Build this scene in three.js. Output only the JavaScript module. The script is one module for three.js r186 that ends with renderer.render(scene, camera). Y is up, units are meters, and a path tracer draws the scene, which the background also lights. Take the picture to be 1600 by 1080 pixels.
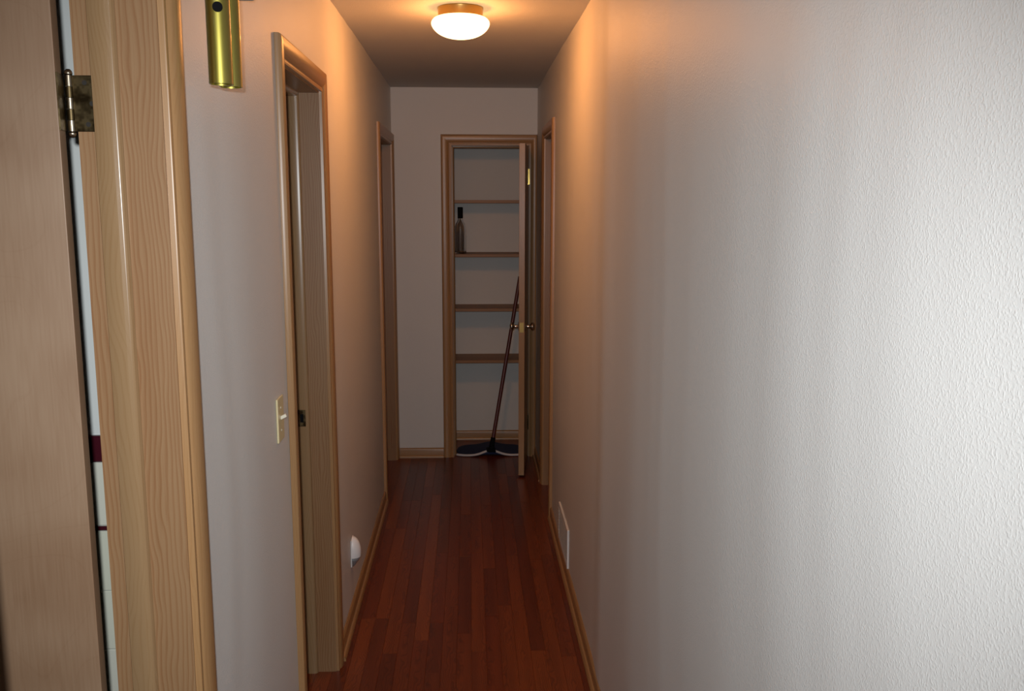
import * as THREE from 'three';
import { mergeGeometries, toCreasedNormals } from 'three/addons/utils/BufferGeometryUtils.js';
import { RoundedBoxGeometry } from 'three/addons/geometries/RoundedBoxGeometry.js';
import { RectAreaLightUniformsLib } from 'three/addons/lights/RectAreaLightUniformsLib.js';

// ------------------------------------------------------------------ camera, light, exposure
RectAreaLightUniformsLib.init();
const scene = new THREE.Scene();
scene.background = new THREE.Color(0x000000);
const CAM = new THREE.Vector3(0.5007, 1.7146, 0);
const camera = new THREE.PerspectiveCamera(2 * Math.atan(540 / 1406.3) * 180 / Math.PI, 1600 / 1080, 0.02, 60);
camera.rotation.order = 'YXZ';
camera.position.copy(CAM);
camera.rotation.set(-0.1577, -0.047, 0.0016);
scene.add(camera);

const renderer = new THREE.WebGLRenderer({ antialias: true });
renderer.toneMapping = THREE.LinearToneMapping;
renderer.toneMappingExposure = 1.0;
renderer.shadowMap.enabled = true;

const HALL_W = 0.944, HALL_H = 2.44, END = 5.956;     // width, ceiling, depth of the end wall (depth = -z)

// the camera's built-in flash: a few centimetres left of and above the lens
const flash = new THREE.SpotLight(new THREE.Color().setRGB(0.945, 0.975, 1.0), 10.3, 0, 0.84, 1.0, 2);
flash.name = 'camera_flash';
flash.position.set(CAM.x - 0.028, CAM.y + 0.045, 0.0);
flash.target.position.set(CAM.x - 0.028 - 0.02 * 4, CAM.y + 0.045 - 0.245 * 4, -4);
flash.castShadow = true; flash.shadow.radius = 0.6; flash.shadow.mapSize.set(2048, 2048);
scene.add(flash, flash.target);

// ------------------------------------------------------------------ helpers
let seed = 1234567;
const rnd = () => { seed = (seed * 1664525 + 1013904223) >>> 0; return seed / 4294967296; };
const V = (x, y, z) => new THREE.Vector3(x, y, z);
const names = new Map();
function numbered(n) { const k = names.get(n) || 0; names.set(n, k + 1); return k ? n + '_' + String(k).padStart(3, '0') : n; }
function mesh(name, geo, m, parent) {
  const g = Array.isArray(geo) ? (geo.length > 1 ? mergeGeometries(geo.map(norm)) : geo[0]) : geo;
  const o = new THREE.Mesh(g, m); o.name = name; o.castShadow = o.receiveShadow = true;
  if (parent) parent.add(o); return o;
}
function norm(g) {
  const r = g.index ? g.toNonIndexed() : g;
  for (const k of Object.keys(r.attributes)) if (!['position', 'normal', 'uv'].includes(k)) r.deleteAttribute(k);
  return r;
}
function tag(o, label, category, group, kind) {
  o.userData.label = label; o.userData.category = category;
  if (group) o.userData.group = group; if (kind) o.userData.kind = kind;
  return o;
}
function top(name, label, category, { pos = [0, 0, 0], group, kind } = {}) {
  const o = new THREE.Group(); o.name = kind === 'structure' ? name : numbered(name); o.position.set(...pos); scene.add(o);
  return tag(o, label, category, group, kind);
}
function topMesh(name, geo, m, label, category, { group, kind } = {}) {
  const o = mesh(kind === 'structure' ? name : numbered(name), geo, m, scene);
  return tag(o, label, category, group, kind);
}
// texture coordinates in metres: v runs along the grain axis, u across it
function metric(g, axis = 'y', ou = 0, ov = 0) {
  const p = g.attributes.position, n = g.attributes.normal, uv = new Float32Array(p.count * 2);
  const A = { x: 0, y: 1, z: 2 }[axis];
  for (let i = 0; i < p.count; i++) {
    const P = [p.getX(i), p.getY(i), p.getZ(i)], N = [Math.abs(n.getX(i)), Math.abs(n.getY(i)), Math.abs(n.getZ(i))];
    const o = [0, 1, 2].filter(k => k !== A);
    const u = N[o[0]] > N[o[1]] ? P[o[1]] : P[o[0]];
    uv[2 * i] = u + ou; uv[2 * i + 1] = P[A] + ov;
  }
  g.setAttribute('uv', new THREE.BufferAttribute(uv, 2));
  return g;
}
// axis-aligned box from ranges; z ranges are given as depth (positive away from the camera)
function box(x0, x1, y0, y1, d0, d1, axis = 'y', r = 0, ou = rnd(), ov = rnd()) {
  const w = x1 - x0, h = y1 - y0, d = d1 - d0;
  const g = r ? new RoundedBoxGeometry(w, h, d, 2, r) : new THREE.BoxGeometry(w, h, d);
  g.translate((x0 + x1) / 2, (y0 + y1) / 2, -(d0 + d1) / 2);
  return metric(g, axis, ou, ov);
}
// a piece with a chamfered upper face: width a, length b, thickness t, face towards +y
function chamfered(a, b, t, c) {
  const X = a / 2, Z = b / 2, xi = X - c, zi = Z - c, q = [];
  const f = (A, B, C, D) => q.push(A, B, C, A, C, D);
  f([-xi, t, zi], [xi, t, zi], [xi, t, -zi], [-xi, t, -zi]);
  f([-X, t - c, Z], [X, t - c, Z], [xi, t, zi], [-xi, t, zi]);
  f([X, t - c, Z], [X, t - c, -Z], [xi, t, -zi], [xi, t, zi]);
  f([X, t - c, -Z], [-X, t - c, -Z], [-xi, t, -zi], [xi, t, -zi]);
  f([-X, t - c, -Z], [-X, t - c, Z], [-xi, t, zi], [-xi, t, -zi]);
  f([-X, 0, Z], [X, 0, Z], [X, t - c, Z], [-X, t - c, Z]);
  f([X, 0, Z], [X, 0, -Z], [X, t - c, -Z], [X, t - c, Z]);
  f([X, 0, -Z], [-X, 0, -Z], [-X, t - c, -Z], [X, t - c, -Z]);
  f([-X, 0, -Z], [-X, 0, Z], [-X, t - c, Z], [-X, t - c, -Z]);
  const g = new THREE.BufferGeometry();
  g.setAttribute('position', new THREE.BufferAttribute(new Float32Array(q.flat()), 3));
  g.computeVertexNormals();
  return g;
}
// profile [[t, h], ...] swept from s(t) to e(t) along L; T, Hh, L are world direction vectors
function sweep(profile, s, e, O, T, Hh, L, crease = 0.6) {
  const n = profile.length, pos = [], P = (t, h, l) => O.clone().addScaledVector(T, t).addScaledVector(Hh, h).addScaledVector(L, l);
  const flip = new THREE.Vector3().crossVectors(T, Hh).dot(L) < 0;
  const tri = (a, b, c) => { const k = flip ? [a, c, b] : [a, b, c]; for (const v of k) pos.push(v.x, v.y, v.z); };
  for (let i = 0; i < n; i++) {
    const [t0, h0] = profile[i], [t1, h1] = profile[(i + 1) % n];
    const a = P(t0, h0, s(t0)), b = P(t1, h1, s(t1)), c = P(t1, h1, e(t1)), d = P(t0, h0, e(t0));
    tri(a, b, c); tri(a, c, d);
  }
  const contour = profile.map(q => new THREE.Vector2(q[0], q[1]));
  if (THREE.ShapeUtils.area(contour) < 0) contour.reverse();
  for (const f of THREE.ShapeUtils.triangulateShape(contour, [])) {
    const A = f.map(i => contour[i]);
    const c0 = A.map(q => P(q.x, q.y, s(q.x))), c1 = A.map(q => P(q.x, q.y, e(q.x)));
    tri(c0[0], c0[2], c0[1]); tri(c1[0], c1[1], c1[2]);
  }
  const g = new THREE.BufferGeometry();
  g.setAttribute('position', new THREE.BufferAttribute(new Float32Array(pos), 3));
  g.computeVertexNormals();
  const area = THREE.ShapeUtils.area(profile.map(q => new THREE.Vector2(q[0], q[1])));
  if (area < 0) { for (let i = 0; i < pos.length; i += 9) for (let k = 0; k < 3; k++) { const a = g.attributes.position.array; const q = a[i + 3 + k]; a[i + 3 + k] = a[i + 6 + k]; a[i + 6 + k] = q; } g.computeVertexNormals(); }
  return toCreasedNormals(g, crease);
}
function lathe(points, seg = 40) { return new THREE.LatheGeometry(points.map(q => new THREE.Vector2(q[0], q[1])), seg); }
function cyl(r0, r1, h, seg = 24, open = false) { return new THREE.CylinderGeometry(r0, r1, h, seg, 1, open); }

// ------------------------------------------------------------------ computed textures
function lattice(nx, ny, s) { let k = s >>> 0; const a = new Float32Array(nx * ny); for (let i = 0; i < a.length; i++) { k = (k * 1664525 + 1013904223) >>> 0; a[i] = k / 4294967296; } return a; }
function noiseField(W, H, nx, ny, s) {        // tileable value noise on a W x H grid
  const L = lattice(nx, ny, s), out = new Float32Array(W * H);
  const xi = new Int32Array(W), xj = new Int32Array(W), xf = new Float32Array(W);
  for (let x = 0; x < W; x++) { const f = x / W * nx; xi[x] = Math.floor(f) % nx; xj[x] = (xi[x] + 1) % nx; const t = f - Math.floor(f); xf[x] = t * t * (3 - 2 * t); }
  for (let y = 0; y < H; y++) {
    const f = y / H * ny, yi = Math.floor(f) % ny, yj = (yi + 1) % ny, t0 = f - Math.floor(f), t = t0 * t0 * (3 - 2 * t0), a = yi * nx, b = yj * nx;
    for (let x = 0; x < W; x++) {
      const p = L[a + xi[x]] + (L[a + xj[x]] - L[a + xi[x]]) * xf[x], q = L[b + xi[x]] + (L[b + xj[x]] - L[b + xi[x]]) * xf[x];
      out[y * W + x] = p + (q - p) * t;
    }
  }
  return out;
}
function dataTex(W, H, fn, srgb, size) {
  const d = new Uint8Array(W * H * 4), c = [0, 0, 0];
  for (let i = 0; i < W * H; i++) { fn(i, i % W, Math.floor(i / W), c); for (let k = 0; k < 3; k++) d[4 * i + k] = Math.max(0, Math.min(255, c[k])); d[4 * i + 3] = 255; }
  const t = new THREE.DataTexture(d, W, H); t.wrapS = t.wrapT = THREE.RepeatWrapping; t.magFilter = THREE.LinearFilter; t.minFilter = THREE.LinearMipmapLinearFilter; t.generateMipmaps = true;
  if (srgb) t.colorSpace = THREE.SRGBColorSpace;
  t.repeat.set(1 / size[0], 1 / size[1]); t.needsUpdate = true; return t;
}
// rolled and lightly sprayed wall paint: small rounded blobs, 1.2 m a side
const paintBump = (() => {
  const S = 2048, a = noiseField(S, S, 340, 290, 11), b = noiseField(S, S, 680, 620, 12), c = noiseField(S, S, 90, 80, 13);
  return dataTex(S, S, (i, x, y, o) => {
    const v = Math.min(1, Math.max(0, (a[i] - 0.45) * 2.2)) * 0.7 + b[i] * 0.3 + (c[i] - 0.5) * 0.25;
    o[0] = o[1] = o[2] = v * 220 + 15;
  }, false, [0.65, 0.65]);
})();
// flat-sawn softwood: growth-ring lines along v, 0.2 m across and 1.6 m along
function woodTex(S1, S2, size, rings, warpAmp, light, dark, contrast, s, pores) {
  const w1 = noiseField(S1, S2, 4, 7, s), w2 = noiseField(S1, S2, 9, 26, s + 1), f1 = noiseField(S1, S2, S1 / 3 | 0, 24, s + 2), big = noiseField(S1, S2, 5, 3, s + 3), f2 = noiseField(S1, S2, S1 / 2 | 0, 150, s + 4);
  return dataTex(S1, S2, (i, x, y, o) => {
    const ph = x / S1 * rings + (w1[i] - 0.5) * warpAmp + (w2[i] - 0.5) * warpAmp * 0.28;
    let fr = ph - Math.floor(ph); fr = fr < 0.8 ? Math.pow(fr / 0.8, 2.2) : (1 - fr) / 0.2;
    let k = fr * contrast + (f1[i] - 0.5) * 0.22 + (big[i] - 0.5) * 0.35;
    if (pores) k += f2[i] > 0.74 ? pores : 0;
    k = Math.max(0, Math.min(1, k));
    for (let q = 0; q < 3; q++) o[q] = light[q] + (dark[q] - light[q]) * k;
  }, true, size);
}
const pineTex = woodTex(512, 1024, [0.155, 1.3], 19, 2.2, [230, 198, 154], [190, 138, 90], 0.5, 21, 0);
const plainTex = woodTex(512, 1024, [0.3, 1.6], 40, 5, [228, 198, 152], [200, 160, 108], 0.35, 31, 0);
const oakTex = woodTex(512, 1024, [0.11, 1.1], 16, 5, [226, 182, 140], [140, 92, 62], 0.55, 41, 0.35);
const veneerTex = (() => {
  const S = 1024, a = noiseField(S, S, 5, 4, 51), b = noiseField(S, S, 14, 6, 52), c = noiseField(S, S, 340, 20, 53), d = noiseField(S, S, 9, 12, 54);
  return dataTex(S, S, (i, x, y, o) => {
    let ph = (a[i] * 6 + b[i] * 1.2) ; ph -= Math.floor(ph);
    const line = Math.max(0, 1 - Math.abs(ph - 0.5) * 22);
    const k = 0.25 * a[i] + 0.3 * (d[i]) + 0.18 * c[i] + 0.07 * line;
    const L = [226, 196, 156], D = [178, 138, 98];
    for (let q = 0; q < 3; q++) o[q] = L[q] + (D[q] - L[q]) * k;
  }, true, [0.8, 0.9]);
})();

// blotchy tarnish on old brass
const tarnishTex = (() => {
  const S = 256, a = noiseField(S, S, 9, 9, 61), b = noiseField(S, S, 30, 30, 62);
  return dataTex(S, S, (i, x, y, o) => { const k = Math.max(0, Math.min(1, (a[i] * 0.7 + b[i] * 0.3 - 0.3) * 2.2)); o[0] = 235 - 115 * k; o[1] = 228 - 118 * k; o[2] = 215 - 115 * k; }, true, [0.12, 0.12]);
})();

// ------------------------------------------------------------------ materials
const std = (c, rough, extra = {}) => new THREE.MeshStandardMaterial({ color: new THREE.Color().setRGB(...c), roughness: rough, ...extra });
const M = {
  wall: std([0.68, 0.675, 0.655], 0.50, { bumpMap: paintBump, bumpScale: 0.00036 }),
  ceiling: std([0.58, 0.565, 0.54], 0.85, { bumpMap: paintBump, bumpScale: 0.0006 }),
  plain: std([0.66, 0.65, 0.62], 0.8),
  pine: std([0.39, 0.32, 0.28], 0.40, { map: pineTex }),
  trim: std([0.47, 0.36, 0.28], 0.33, { map: plainTex }),
  stop: std([0.39, 0.335, 0.305], 0.27, { map: plainTex }),
  door: std([0.43, 0.40, 0.43], 0.42, { map: veneerTex }),
  shelf: std([0.40, 0.28, 0.20], 0.5, { map: plainTex }),
  subfloor: std([0.06, 0.03, 0.02], 0.9),
  darkFloor: std([0.16, 0.12, 0.09], 0.9),
  brassOld: std([0.22, 0.175, 0.10], 0.42, { metalness: 1, map: tarnishTex }),
  steelOld: std([0.38, 0.32, 0.24], 0.28, { metalness: 1 }),
  brass: std([0.80, 0.58, 0.16], 0.16, { metalness: 1 }),
  lampBrass: std([0.46, 0.30, 0.10], 0.32, { metalness: 1 }),
  chimeBrass: new THREE.MeshPhysicalMaterial({ color: new THREE.Color().setRGB(0.42, 0.36, 0.075), roughness: 0.40, metalness: 1, clearcoat: 1.0, clearcoatRoughness: 0.05 }),
  chrome: std([0.72, 0.66, 0.58], 0.18, { metalness: 1 }),
  screw: std([0.018, 0.014, 0.010], 0.6),
  ivory: std([0.72, 0.62, 0.36], 0.35),
  ivoryLight: std([0.80, 0.76, 0.62], 0.3),
  white: std([0.80, 0.80, 0.80], 0.35),
  greyPlastic: std([0.20, 0.20, 0.21], 0.4),
  black: new THREE.MeshPhysicalMaterial({ color: new THREE.Color().setRGB(0.004, 0.004, 0.005), roughness: 0.8, specularIntensity: 0.25 }),
  boxPlastic: std([0.45, 0.42, 0.36], 0.5),
  mopBlue: std([0.014, 0.024, 0.075], 0.95),
  mopWhite: std([0.62, 0.60, 0.60], 0.9),
  mopPole: std([0.10, 0.022, 0.018], 0.4),
  tile: [[0.87, 0.88, 0.73], [0.85, 0.87, 0.71], [0.88, 0.88, 0.75]].map(c => std(c, 0.16)),
  maroon: std([0.075, 0.010, 0.018], 0.16),
  grout: std([0.52, 0.53, 0.48], 0.9),
  bathWall: std([0.88, 0.92, 0.89], 0.5),
  register: std([0.74, 0.72, 0.70], 0.4),
};
// oak strips: six stain tones
M.oak = [[0.25, 0.080, 0.033], [0.21, 0.064, 0.028], [0.29, 0.100, 0.038], [0.185, 0.053, 0.025], [0.24, 0.070, 0.028], [0.32, 0.115, 0.042]]
  .map(c => std(c, 0.34, { map: oakTex }));

// ------------------------------------------------------------------ the setting: walls, ceiling, floor
const WT = 0.14;                                   // wall thickness
const HEAD = 2.075;                                // height of the door openings
const LEFT_DOORS = [[0.895, 1.539], [2.514, 3.125], [5.10, 5.886]];
const RIGHT_DOORS = [[4.79, 5.31]];
const CLOSET = [0.390, 0.888];
// gentle waviness of the plastered walls: taped joints and uneven boards, a millimetre or so
const waveRow = lattice(64, 3, 77);
function bumpy(t, row) { const i = Math.floor(t), f = t - i, u = f * f * (3 - 2 * f), q = k => waveRow[row * 64 + ((k % 64) + 64) % 64]; return q(i) + (q(i + 1) - q(i)) * u - 0.5; }
function wave(d, y, s) {
  const g = (c, w) => Math.exp(-(((d - c) / w) ** 2)), w = 0.03 * Math.sin(y * 2.1 + s) + 0.012 * Math.sin(y * 5.3 + d * 3);
  let v = 0.0042 * bumpy((d + w) * 2.3 + s * 9, 0) + 0.0026 * bumpy((d + w) * 5.9 + s * 5, 1) + 0.0010 * bumpy((d + 1.6 * w) * 13 + s * 3, 2) + 0.0005 * Math.sin(y * 4 + d * 2 + s);
  if (s === 1) v += 0.0055 * g(2.92, 0.12);
  return v;
}
function sideWall(rects, x0, x1, front, s) {       // rects [d0, d1, y0, y1]; the face at x = front is the wavy one
  return rects.map(([d0, d1, y0, y1]) => {
    const nz = Math.max(1, Math.round((d1 - d0) / 0.02)), ny = Math.max(1, Math.round((y1 - y0) / 0.06));
    const g = new THREE.BoxGeometry(x1 - x0, y1 - y0, d1 - d0, 1, ny, nz);
    g.translate((x0 + x1) / 2, (y0 + y1) / 2, -(d0 + d1) / 2);
    const p = g.attributes.position, sign = front === x0 ? -1 : 1;
    for (let i = 0; i < p.count; i++) if (Math.abs(p.getX(i) - front) < 1e-6) p.setX(i, front + sign * wave(-p.getZ(i), p.getY(i), s));
    g.computeVertexNormals();
    const uv = g.attributes.uv, n = g.attributes.normal;
    for (let i = 0; i < p.count; i++) uv.setXY(i, Math.abs(n.getX(i)) > 0.6 ? -p.getZ(i) : p.getX(i), p.getY(i));
    return g;
  });
}
function openings(list, d0, d1) {
  const r = []; let a = d0;
  for (const [p, q] of list) { r.push([a, p - 0.02, 0, HALL_H]); r.push([p - 0.02, q + 0.02, HEAD + 0.02, HALL_H]); a = q + 0.02; }
  r.push([a, d1, 0, HALL_H]); return r;
}
topMesh('wall_left', sideWall(openings(LEFT_DOORS, -0.35, END + 0.12), -WT, 0, 0, 2), M.wall, 'off-white stippled hallway wall on the left with three doorways', 'wall', { kind: 'structure' });
topMesh('wall_right', sideWall(openings(RIGHT_DOORS, -0.35, END + 0.12), HALL_W, HALL_W + WT, HALL_W, 1), M.wall, 'long off-white glossy stippled wall filling the right side', 'wall', { kind: 'structure' });
{
  const g = [[0, CLOSET[0] - 0.02, 0, HALL_H], [CLOSET[0] - 0.02, CLOSET[1] + 0.02, HEAD + 0.02, HALL_H], [CLOSET[1] + 0.02, HALL_W, 0, HALL_H]]
    .map(([a, b, y0, y1]) => box(a, b, y0, y1, END, END + 0.12, 'y', 0, 0, 0));
  topMesh('wall_end', g, M.wall, 'off-white wall at the far end around the closet doorway', 'wall', { kind: 'structure' });
}
topMesh('ceiling', box(-2.4, 3.0, HALL_H, HALL_H + 0.12, -4.2, 6.7, 'z', 0, 0, 0), M.ceiling, 'plain hallway ceiling with one round lamp', 'ceiling', { kind: 'structure' });
// closet interior
topMesh('wall_closet_back', box(0.30, 1.0, 0, HALL_H, 6.416, 6.52), M.plain, 'white back wall inside the closet behind the shelves', 'wall', { kind: 'structure' });
topMesh('wall_closet_left', box(0.24, 0.345, 0, HALL_H, END + 0.12, 6.416), M.plain, 'white left side wall inside the closet', 'wall', { kind: 'structure' });
topMesh('wall_closet_right', box(0.945, 1.05, 0, HALL_H, END + 0.12, 6.416), M.plain, 'white right side wall inside the closet', 'wall', { kind: 'structure' });
// rooms beside the hall, closed shells that keep their doorways dark
topMesh('wall_room_outer_left', box(-2.4, -2.3, 0, HALL_H, -4.2, 6.7), M.plain, 'far wall of the unlit rooms on the left', 'wall', { kind: 'structure' });
topMesh('wall_room_outer_right', box(2.9, 3.0, 0, HALL_H, -4.2, 6.7), M.plain, 'far wall of the unlit room on the right', 'wall', { kind: 'structure' });
topMesh('wall_room_far_left', box(-2.3, 0.24, 0, HALL_H, 6.55, 6.7), M.plain, 'end wall of the unlit bedroom on the left', 'wall', { kind: 'structure' });
topMesh('wall_room_far_right', box(1.05, 2.9, 0, HALL_H, 6.55, 6.7), M.plain, 'end wall of the unlit room on the right', 'wall', { kind: 'structure' });
topMesh('wall_partition', box(-2.3, -WT, 0, HALL_H, 4.0, 4.1), M.plain, 'partition between the two rooms on the left', 'wall', { kind: 'structure' });
topMesh('wall_bathroom_near', box(-2.3, -WT, 0, HALL_H, 0.1, 0.2), M.plain, 'near wall of the bathroom beside the camera', 'wall', { kind: 'structure' });
topMesh('wall_right_near', box(HALL_W + WT, 2.9, 0, HALL_H, 0.1, 0.2), M.plain, 'near wall of the room on the right', 'wall', { kind: 'structure' });
topMesh('wall_behind', box(-2.3, 2.9, 0, HALL_H, -4.2, -4.1), M.plain, 'wall of the room behind the camera', 'wall', { kind: 'structure' });

// floor: strip oak along the hall, every strip a piece of its own
{
  const floor = top('floor', 'reddish-brown varnished oak strip floor running down the hallway', 'floor', { kind: 'structure' });
  mesh('subfloor', box(-2.4, 3.0, -0.12, -0.0185, -4.2, 6.7), M.subfloor, floor);
  const side = [];
  side.push(box(-2.4, -WT, -0.0185, -0.001, -4.2, 6.7), box(HALL_W + WT, 3.0, -0.0185, -0.001, -4.2, 6.7), box(-WT, HALL_W + WT, -0.0185, -0.001, -4.2, -0.4));
  mesh('room_floor', side, M.darkFloor, floor);
  const pw = 0.0572, cache = new Map();
  const geo = (len, v) => {
    const k = len.toFixed(2) + '_' + v;
    if (!cache.has(k)) cache.set(k, metric(chamfered(pw - 0.0003, len - 0.0003, 0.0185, 0.0005), 'z', v * 0.31 + 0.013, v * 0.47));
    return cache.get(k);
  };
  for (let i = 0; i < 21; i++) {
    const x = -0.13 + (i + 0.5) * pw;
    let d = -0.4; const inHall = x > -0.02 && x < HALL_W + 0.02;
    let guard = 0;
    while (d < 6.416 && guard++ < 60) {
      let len = 0.4 + Math.floor(rnd() * 20) * 0.05; if (d === -0.4) len = 0.3 + Math.floor(rnd() * 15) * 0.05;
      if (d + len > 6.216) len = Math.round((6.416 - d) * 100) / 100;
      if (len < 0.05) break;
      const tone = Math.floor(rnd() * 6), v = Math.floor(rnd() * 5);
      const touches = (list) => list.some(([p, q]) => d + len > p - 0.02 && d < q + 0.02);
      if (inHall || (x < 0 ? touches(LEFT_DOORS) : touches(RIGHT_DOORS))) {
        const o = mesh('plank', geo(len, v), M.oak[tone], floor);
        o.position.set(x, -0.0185, -(d + len / 2));
      }
      d = Math.round((d + len) * 100) / 100;
    }
  }
}

// ------------------------------------------------------------------ door frames
const CW = 0.068;                                   // casing width
const casingProfile = [[0, 0], [0, 0.008], [0.0015, 0.0105], [0.006, 0.0115], [0.0105, 0.0105], [0.0125, 0.0085], [0.0145, 0.0085], [0.018, 0.0125], [0.026, 0.0165], [0.038, 0.0190], [0.052, 0.0195], [0.060, 0.0190], [0.0655, 0.0165], [CW, 0.012], [CW, 0]];
const stopProfile = [[0, 0], [0, 0.009], [0.0015, 0.0115], [0.005, 0.0125], [0.030, 0.0125], [0.036, 0.0115], [0.040, 0.0085], [0.042, 0.004], [0.042, 0]];
const narrow = (pr, w) => pr.map(([t, h]) => [t * w / CW, h]);
// frame of a doorway in a wall: U runs along the wall, N points into the hall, depthIn is the wall thickness
function doorFrame(name, label, a, b, base, U, N, opt = {}) {
  const g = top(name, label, 'door frame', { kind: 'structure' });
  const Y = V(0, 1, 0), nU = U.clone().negate(), nN = N.clone().negate(), at = (u, n = 0, y = 0) => base.clone().addScaledVector(U, u).addScaledVector(N, n).addScaledVector(Y, y);
  const pa = narrow(casingProfile, opt.wa || CW), pb = narrow(casingProfile, opt.wb || CW);
  const R = 0.004, F = 0.004;                        // reveal; the casing sits on the wall face
  const k = (w) => w / CW;
  const cas = (geo, axis) => mesh('casing', metric(geo, axis, rnd(), rnd()), M.trim, g);
  const axisU = Math.abs(U.x) > 0.5 ? 'x' : 'z';
  cas(sweep(pa, () => 0, t => HEAD + R + t / k(opt.wa || CW), at(a - R), nU, N, Y), 'y');
  cas(sweep(pb, () => 0, t => HEAD + R + t / k(opt.wb || CW), at(b + R), U, N, Y), 'y');
  cas(sweep(casingProfile, t => a - R - t * k(opt.wa || CW), t => b + R + t * k(opt.wb || CW), at(0, 0, HEAD + R), Y, N, U), axisU);
  // jambs lining the opening
  const J = 0.02, Dp = opt.depth || WT;
  const rect = (w, d) => [[0, 0], [w, 0], [w, d], [0, d]];
  mesh('jamb', metric(sweep(rect(J, Dp), () => 0, () => HEAD, at(a), nU, nN, Y), 'y', rnd(), rnd()), M.pine, g);
  mesh('jamb', metric(sweep(rect(J, Dp), () => 0, () => HEAD, at(b), U, nN, Y), 'y', opt.uOff ?? rnd(), rnd()), M.pine, g);
  mesh('head_jamb', metric(sweep(rect(J, Dp), () => a - J, () => b + J, at(0, 0, HEAD), Y, nN, U), axisU, rnd(), rnd()), M.pine, g);
  // stops; s0 is the distance from the hall face to the near edge of the stop
  const s0 = opt.stop ?? 0.0655;
  const sp = stopProfile.map(([t, h]) => [0.042 - t, h]);        // rounded edge towards the hall
  const stop = (O, T, L, len, ax) => mesh('stop', metric(sweep(sp.map(([t, h]) => [h, t]), () => 0, () => len, O, T, nN, L), ax, rnd(), rnd()), M.stop, g);
  stop(at(a, -s0), U, Y, HEAD, 'y'); stop(at(b, -s0), nU, Y, HEAD, 'y');
  stop(at(a, -s0, HEAD), V(0, -1, 0), U, b - a, axisU);
  return g;
}
const INTO = V(0, 0, -1), RIGHT = V(1, 0, 0);
doorFrame('trim_1', 'pale pine frame of the open bathroom door in the left foreground', LEFT_DOORS[0][0], LEFT_DOORS[0][1], V(0, 0, 0), INTO, RIGHT, { depth: 0.137, uOff: 0.02 });
const frame2 = doorFrame('trim_2', 'wooden frame of the middle doorway beside the ivory light switch', LEFT_DOORS[1][0], LEFT_DOORS[1][1], V(0, 0, 0), INTO, RIGHT);
doorFrame('trim_3', 'wooden frame of the far left doorway touching the end wall', LEFT_DOORS[2][0], LEFT_DOORS[2][1], V(0, 0, 0), INTO, RIGHT);
doorFrame('trim_4', 'reddish wooden frame of the doorway in the right wall', RIGHT_DOORS[0][0], RIGHT_DOORS[0][1], V(HALL_W, 0, 0), INTO, V(-1, 0, 0));
doorFrame('trim_5', 'wooden frame around the shelved closet at the hall end', CLOSET[0], CLOSET[1], V(0, 0, -END), RIGHT, V(0, 0, 1), { wb: 0.05, depth: 0.12, stop: 0.04 });
{ // strike plate on the far jamb of the middle doorway
  const d = LEFT_DOORS[1][1];
  const sp = mesh('strike_plate', box(-0.104, -0.078, 0.935, 0.995, d - 0.0145, d - 0.0115, 'y', 0.001), M.brassOld, frame2);
  sp.userData.label = 'small tarnished metal strike plate';
  mesh('latch_hole', box(-0.097, -0.085, 0.95, 0.98, d - 0.0149, d - 0.0143), M.black, sp);
}

// ------------------------------------------------------------------ baseboards with shoe moulding
const basePr = [[0, 0], [0.066, 0], [0.066, 0.004], [0.062, 0.009], [0.055, 0.0115], [0.018, 0.0125], [0.017, 0.019], [0.012, 0.0235], [0.004, 0.025], [0, 0.025]];
function baseboard(name, label, runs) {
  const g = top(name, label, 'baseboard', { kind: 'structure' });
  for (const [O, N, L, len] of runs) mesh('board', metric(sweep(basePr, () => 0, () => len, O, V(0, 1, 0), N, L), Math.abs(L.x) > 0.5 ? 'x' : 'z', rnd(), rnd()), M.trim, g);
}
const C = CW + 0.0045;
baseboard('baseboard_left', 'wooden baseboard along the left wall', [
  [V(0, 0, 0.35), RIGHT, INTO, 0.35 + LEFT_DOORS[0][0] - C], [V(0, 0, -LEFT_DOORS[0][1] - C), RIGHT, INTO, LEFT_DOORS[1][0] - LEFT_DOORS[0][1] - 2 * C], [V(0, 0, -LEFT_DOORS[1][1] - C), RIGHT, INTO, LEFT_DOORS[2][0] - LEFT_DOORS[1][1] - 2 * C]]);
baseboard('baseboard_right', 'wooden baseboard along the right wall under the white vent', [
  [V(HALL_W, 0, 0.35), V(-1, 0, 0), INTO, 0.35 + RIGHT_DOORS[0][0] - C], [V(HALL_W, 0, -RIGHT_DOORS[0][1] - C), V(-1, 0, 0), INTO, END - RIGHT_DOORS[0][1] - C]]);
baseboard('baseboard_end', 'short wooden baseboard on the end wall left of the closet', [[V(0.02, 0, -END), V(0, 0, 1), RIGHT, CLOSET[0] - C - 0.02]]);
baseboard('baseboard_closet', 'wooden baseboard at the back of the closet', [[V(0.345, 0, -6.416), V(0, 0, 1), RIGHT, 0.6]]);

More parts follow.
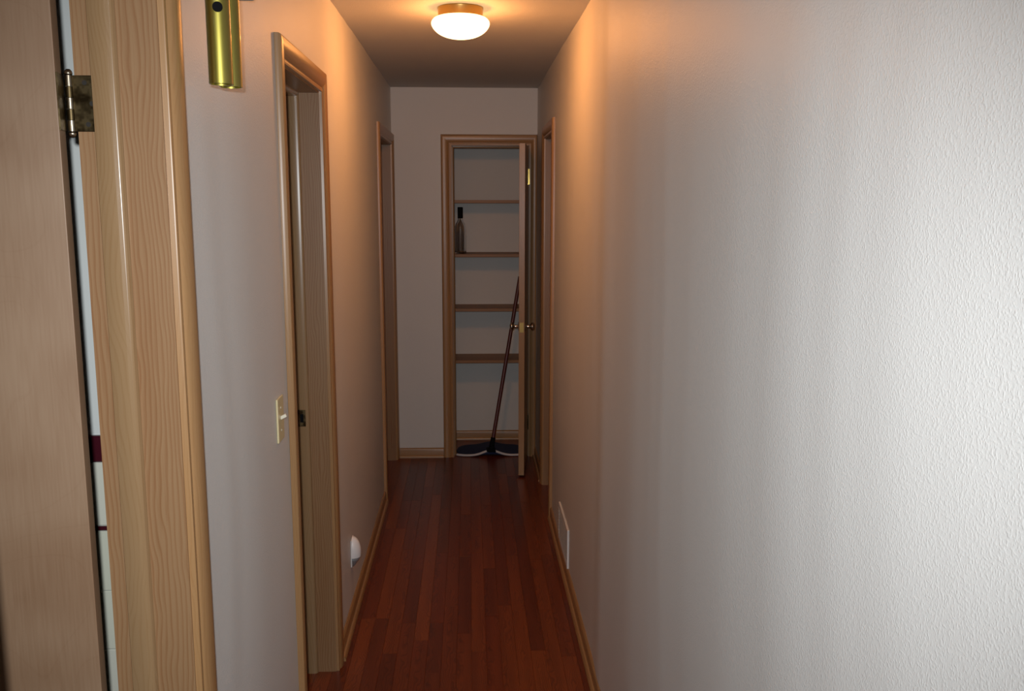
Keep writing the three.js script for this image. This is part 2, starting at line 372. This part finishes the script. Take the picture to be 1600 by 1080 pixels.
// ------------------------------------------------------------------ bathroom: tiled wall seen through the door gap
{
  const d = 2.13, wall = top('wall_bathroom', 'cream tiled bathroom wall with a maroon border seen past the door', 'wall', { kind: 'structure' });
  mesh('plaster', box(-2.3, -WT, 0, HALL_H, d + 0.008, d + 0.12), M.bathWall, wall);
  mesh('grout', box(-2.3, -WT, 0, 1.16, d + 0.002, d + 0.009), M.grout, wall);
  const p = 0.1535, tg = chamfered(p - 0.002, p - 0.002, 0.008, 0.0015).rotateX(Math.PI / 2); metric(tg, 'y');
  const cap = metric(chamfered(p - 0.002, 0.065, 0.012, 0.003).rotateX(Math.PI / 2), 'y'), liner = metric(chamfered(p - 0.002, 0.011, 0.010, 0.002).rotateX(Math.PI / 2), 'y');
  const first = chamfered(p - 0.002, 0.157, 0.008, 0.0015).rotateX(Math.PI / 2); metric(first, 'y');
  for (let i = 0; i < 7; i++) {
    const x = -WT - 0.02 - (i + 0.5) * p;
    mesh('cap_tile', cap, M.maroon, wall).position.set(x, 1.131, -d - 0.008);
    mesh('tile', first, M.tile[(i * 2) % 3], wall).position.set(x, 1.018, -d - 0.008);
    mesh('liner_tile', liner, M.maroon, wall).position.set(x, 0.932, -d - 0.008);
    for (let j = 0; j < 6; j++) mesh('tile', tg, M.tile[(i + j * 2) % 3], wall).position.set(x, 0.925 - (j + 0.5) * p, -d - 0.008);
  }
}

// ------------------------------------------------------------------ bathroom door, open, with its hinges
{
  const hx = -0.1455, hz = 1.537;                          // pin
  const g = top('door_1', 'plain pale wood bathroom door standing open on the left', 'door', { pos: [hx, 0, -hz], kind: 'structure' });
  mesh('slab', box(-0.650, -0.010, 0.012, 2.062, -0.037, -0.001, 'y', 0.0015, 0.1, 0.3), M.door, g);
  const TURN = 9 * Math.PI / 180; g.rotation.y = TURN;
  for (const y of [1.872, 0.24]) {
    const h = new THREE.Group(); h.name = 'hinge'; g.add(h);
    const L = 0.089, R = 0.0062;
    const flat = q => q.rotateY(-TURN);                      // this leaf stays on the jamb, square to it
    mesh('leaf', flat(box(0.004, 0.046, y - L / 2, y + L / 2, -0.0012, 0.0016, 'y', 0.001)), M.brassOld, h);
    mesh('leaf', box(-0.0098, -0.0076, y - L / 2, y + L / 2, -0.037, -0.003), M.brassOld, h);
    for (let k = 0; k < 5; k++) { const c = cyl(R, R, L / 5 - 0.0008, 20); c.translate(0, y - L / 2 + (k + 0.5) * L / 5, 0); mesh('knuckle', c, k % 2 ? M.brassOld : M.steelOld, h); }
    const tip = lathe([[0, 0.010], [0.003, 0.0095], [0.0055, 0.0065], [0.0064, 0.003], [0.0055, 0], [0, 0]], 20);
    const t1 = tip.clone(); t1.translate(0, y + L / 2, 0); const t2 = tip.clone(); t2.rotateX(Math.PI); t2.translate(0, y - L / 2, 0);
    mesh('pin_tip', t1, M.steelOld, h); mesh('pin_tip', t2, M.steelOld, h);
    for (const [sx, sy] of [[0.025, 0.033], [0.035, 0], [0.027, -0.033]]) { const s = cyl(0.004, 0.004, 0.001, 14); s.rotateX(Math.PI / 2); s.translate(sx, y + sy, 0.0014); mesh('screw', flat(s), M.screw, h); }
  }
}

// ------------------------------------------------------------------ closet: shelves, door, bottle, dust mop
{
  const words = ['topmost closet shelf, bare, above the bottle', 'closet shelf carrying the glass bottle', 'closet shelf just below the bottle shelf', 'lowest closet shelf, above the dust mop'];
  [[1.709, 1.730], [1.347, 1.367], [0.975, 0.995], [0.615, 0.635]].forEach(([a, b], i) => {
    const o = top('closet_shelf', words[i], 'shelf', { group: 'shelves in the closet' });
    mesh('board', box(0.345, 0.945, a, b, 6.136, 6.416, 'x', 0.0015), M.shelf, o);
    mesh('cleat', box(0.345, 0.363, a - 0.035, a, 6.15, 6.416, 'z'), M.shelf, o);
    mesh('cleat', box(0.927, 0.945, a - 0.035, a, 6.15, 6.416, 'z'), M.shelf, o);
  });
  // door: hinged on the right, swung almost square into the hall
  const g = top('door_2', 'narrow wooden closet door standing open edge-on with round knobs', 'door', { pos: [0.886, 0, -(END - 0.006)], kind: 'structure' });
  g.rotation.y = 84 * Math.PI / 180;
  mesh('slab', box(-0.487, -0.003, 0.014, 2.064, 0.0, 0.036, 'y', 0.0015), M.trim, g);
  for (const y of [1.88, 0.238]) {
    const h = new THREE.Group(); h.name = 'hinge'; g.add(h);
    const L = 0.10;
    for (let k = 0; k < 5; k++) { const c = cyl(0.0065, 0.0065, L / 5 - 0.0008, 18); c.translate(0.002, y - L / 2 + (k + 0.5) * L / 5, 0.006); mesh('knuckle', c, y > 1 ? M.brass : M.brassOld, h); }
    mesh('leaf', box(-0.0028, -0.0008, y - L / 2, y + L / 2, -0.004, 0.032), y > 1 ? M.brass : M.brassOld, h);
  }
  const kp = [[0, 0.060], [0.010, 0.0595], [0.019, 0.056], [0.0245, 0.050], [0.0255, 0.044], [0.021, 0.038], [0.012, 0.033], [0.0095, 0.026], [0.0095, 0.010], [0.013, 0.008], [0.027, 0.006], [0.0305, 0.002], [0.0305, 0], [0, 0]];
  for (const s of [1, -1]) {
    const k = lathe(kp, 32); k.rotateX(s * Math.PI / 2); k.translate(-0.427, 0.955, s > 0 ? 0 : -0.036);
    mesh('knob', k, M.chrome, g);
  }
  mesh('latch_plate', box(-0.4885, -0.4865, 0.925, 0.985, 0.006, 0.030), M.lampBrass, g);
}
{
  const b = top('glass_bottle', 'tall clear glass bottle with a black cap on the closet shelf', 'bottle', { pos: [0.438, 1.3672, -6.20] });
  const glass = new THREE.MeshPhysicalMaterial({ color: new THREE.Color().setRGB(0.93, 0.95, 0.97), roughness: 0.03, transmission: 1, thickness: 0.003, ior: 1.5 });
  const out = [[0, 0.001], [0.034, 0.001], [0.0385, 0.005], [0.0395, 0.012], [0.0395, 0.165], [0.038, 0.185], [0.030, 0.205], [0.019, 0.222], [0.0150, 0.238], [0.0145, 0.262]];
  const inn = [[0.0115, 0.262], [0.0120, 0.238], [0.016, 0.223], [0.027, 0.205], [0.0350, 0.185], [0.0365, 0.165], [0.0365, 0.014], [0.033, 0.010], [0, 0.014]];
  mesh('glass', lathe([...out, ...inn], 40), glass, b);
  mesh('cap', lathe([[0.0122, 0.240], [0.0175, 0.240], [0.0180, 0.243], [0.0180, 0.312], [0.016, 0.316], [0, 0.316]].map(([r, y]) => [r === 0.0122 ? 0.0152 : r, y]), 32), M.black, b);
}
{
  const m = top('dust_mop', 'wide blue dust mop with white fringe and dark red pole leaning in the closet', 'mop', { pos: [0.638, 0, -6.085] });
  const wid = 0.236;
  const height = x => 0.016 + 0.026 * Math.exp(-((x / 0.07) ** 2));
  // blue pad: a long flat cushion with tapering ends
  const nx = 48, nz = 12, pos = [], idx = [];
  for (let i = 0; i <= nx; i++) for (let j = 0; j <= 2 * nz; j++) {
    const x = (i / nx * 2 - 1) * wid, e = Math.pow(Math.max(0, 1 - Math.abs(x / wid) ** 6), 0.5), a = j / (2 * nz) * Math.PI * 2;
    const cz = Math.cos(a), sy = Math.sin(a);
    const z = 0.135 * e * Math.sign(cz) * Math.pow(Math.abs(cz), 0.7), hh = height(x) * (0.35 + 0.65 * e);
    pos.push(x, 0.003 + hh * 0.5 + hh * 0.5 * Math.sign(sy) * Math.pow(Math.abs(sy), 0.6), z);
  }
  const row = 2 * nz + 1;
  for (let i = 0; i < nx; i++) for (let j = 0; j < 2 * nz; j++) { const a = i * row + j, b = a + row; idx.push(a, a + 1, b, b, a + 1, b + 1); }
  const pg = new THREE.BufferGeometry(); pg.setAttribute('position', new THREE.Float32BufferAttribute(pos, 3)); pg.setIndex(idx); pg.computeVertexNormals();
  mesh('pad', metric(pg, 'x'), M.mopBlue, m);
  // white fringe along the front edge, in two wings that rise to the socket
  for (const s of [-1, 1]) {
    const pts = []; for (let k = 0; k <= 14; k++) { const t = k / 14, x = s * (0.012 + t * (wid - 0.016)); pts.push(V(x, 0.010 + 0.034 * Math.exp(-((x / 0.075) ** 2)), 0.138 - 0.03 * Math.pow(t, 6))); }
    const f = new THREE.TubeGeometry(new THREE.CatmullRomCurve3(pts), 40, 0.008, 8); mesh('fringe', f, M.mopWhite, m);
  }
  // socket and swivel
  const sock = [box(-0.030, 0.030, 0.036, 0.052, -0.15, -0.08, 'y', 0.005), box(-0.016, 0.034, 0.034, 0.046, -0.155, -0.09, 'y', 0.004)];
  mesh('socket', sock, M.black, m);
  const A = V(0.002, 0.045, 0.120), B = V(0.172, 1.02, -0.034), dir = B.clone().sub(A).normalize();
  const rod = (p, q, r0, r1) => { const c = cyl(r1, r0, p.distanceTo(q), 20); c.applyQuaternion(new THREE.Quaternion().setFromUnitVectors(V(0, 1, 0), q.clone().sub(p).normalize())); c.translate(...p.clone().add(q).multiplyScalar(0.5).toArray()); return c; };
  mesh('swivel', [rod(A, A.clone().addScaledVector(dir, 0.085), 0.019, 0.0155)], M.black, m);
  mesh('pole', rod(A.clone().addScaledVector(dir, 0.07), A.clone().addScaledVector(dir, 1.20), 0.0125, 0.0125), M.mopPole, m);
}

// ------------------------------------------------------------------ ceiling lamp
{
  const L = top('ceiling_light', 'lit white glass mushroom lamp on a brass ring on the ceiling', 'ceiling lamp', { pos: [0.471, HALL_H, -3.565] });
  mesh('brass_ring', lathe([[0.0, 0], [0.0865, 0], [0.0870, -0.003], [0.0855, -0.006], [0.0845, -0.030], [0.0870, -0.033], [0.0860, -0.037], [0.0800, -0.037], [0.0800, -0.006], [0, -0.006]], 64), M.lampBrass, L);
  const lampC = new THREE.Color().setRGB(1.0, 0.35, 0.08);
  const shade = new THREE.MeshStandardMaterial({ color: new THREE.Color().setRGB(0.8, 0.8, 0.78), roughness: 0.25, emissive: new THREE.Color().setRGB(1.0, 0.66, 0.30), emissiveIntensity: 4 });
  const pr = [[0.079, -0.033], [0.090, -0.035], [0.101, -0.040], [0.108, -0.048], [0.1105, -0.056], [0.1085, -0.066], [0.100, -0.079], [0.085, -0.092], [0.064, -0.1025], [0.040, -0.109], [0.018, -0.112], [0, -0.1125]];
  mesh('glass_shade', lathe(new THREE.SplineCurve(pr.map(q => new THREE.Vector2(...q))).getPoints(48).map(q => [Math.max(0, q.x), q.y]), 64), shade, L);
  const bulb = new THREE.PointLight(lampC, 1.12, 0, 2); bulb.position.set(0, -0.066, 0); bulb.castShadow = true; bulb.shadow.radius = 3.4;
  L.add(bulb);
}

// ------------------------------------------------------------------ small fittings on the walls
{
  const c = top('door_chime', 'wall chime with two polished brass tubes hanging beside the bathroom door', 'door chime', { pos: [0, 1.917, -1.60] });
  mesh('housing', box(0.001, 0.046, 0.221, 0.47, -0.01, 0.44, 'z', 0.006), M.boxPlastic, c);
  const tube = lathe([[0.0185, 0], [0.0205, 0], [0.0205, 0.44], [0.0185, 0.44], [0.0185, 0]], 40);
  for (const [d, dy] of [[0.042, 0], [0.108, 0.003]]) {
    const t = mesh('chime_tube', tube, M.chimeBrass, c); t.position.set(0.070, dy, -d);
    if (dy === 0) { const peg = cyl(0.0085, 0.0085, 0.006, 24); peg.rotateX(Math.PI / 2); peg.rotateY(0.25); peg.translate(0.005, 0.125, 0.0195); const o = mesh('peg', peg, M.black, t); o.userData.label = 'black hanging peg'; }
  }
}
{
  const s = top('light_switch', 'ivory toggle light switch on the left wall beside the middle doorway', 'light switch', { pos: [0, 1.155, -2.318] });
  mesh('plate', box(0.001, 0.0065, -0.058, 0.058, -0.035, 0.035, 'y', 0.0022), M.ivory, s);
  const tg = new RoundedBoxGeometry(0.018, 0.009, 0.008, 2, 0.0015); tg.rotateZ(0.45); tg.translate(0.012, 0.006, 0);
  mesh('toggle', tg, M.ivoryLight, s);
  for (const y of [0.030, -0.030]) { const w = cyl(0.003, 0.003, 0.001, 12); w.rotateZ(Math.PI / 2); w.translate(0.0068, y, 0); mesh('screw', w, M.ivoryLight, s); }
}
{
  const n = top('night_light', 'white domed plug-in night light low on the left wall', 'night light', { pos: [0, 0.272, -3.61] });
  mesh('outlet_plate', box(0.001, 0.005, -0.058, 0.058, -0.035, 0.035, 'y', 0.0016), M.white, n);
  const half = new THREE.SphereGeometry(1, 40, 24, 0, Math.PI * 2, 0, Math.PI * 0.60); half.scale(0.036, 0.066, 0.034);
  const p = half.attributes.position; for (let i = 0; i < p.count; i++) if (p.getX(i) < 0) p.setX(i, 0); half.translate(0.004, 0.0, 0); half.computeVertexNormals();
  mesh('shade', half, M.white, n);
  const low = lathe([[0, -0.066], [0.004, -0.066], [0.014, -0.054], [0.0265, -0.036], [0.0325, -0.0215], [0, -0.0215]], 32);
  const q = low.attributes.position; for (let i = 0; i < q.count; i++) if (q.getX(i) < 0) q.setX(i, 0); low.translate(0.004, 0, 0); low.computeVertexNormals();
  mesh('socket', low, M.greyPlastic, n);
}
{
  const v = top('air_vent', 'white metal wall register just above the right baseboard', 'air vent', { pos: [HALL_W, 0.158, -4.07] });
  const hw = 0.20, hh = 0.092, fr = [];
  for (const [x0, x1, y0, y1] of [[-hw, hw, hh - 0.022, hh], [-hw, hw, -hh, -hh + 0.022], [-hw, -hw + 0.022, -hh + 0.022, hh - 0.022], [hw - 0.022, hw, -hh + 0.022, hh - 0.022]])
    fr.push(box(-0.010, -0.0005, y0, y1, x0, x1, 'y', 0.002));
  mesh('frame', fr, M.register, v);
  mesh('backing', box(-0.0035, -0.0008, -hh + 0.02, hh - 0.02, -hw + 0.02, hw - 0.02), M.black, v);
  for (let k = 0; k < 9; k++) {
    const s = new THREE.BoxGeometry(0.0012, 0.013, 2 * hw - 0.042); s.rotateZ(0.7); s.translate(-0.0075, -0.064 + k * 0.016, 0); mesh('slat', s, M.register, v);
  }
}

scene.traverse(o => { if (o.isMesh) { o.castShadow = true; o.receiveShadow = true; } });
renderer.render(scene, camera);
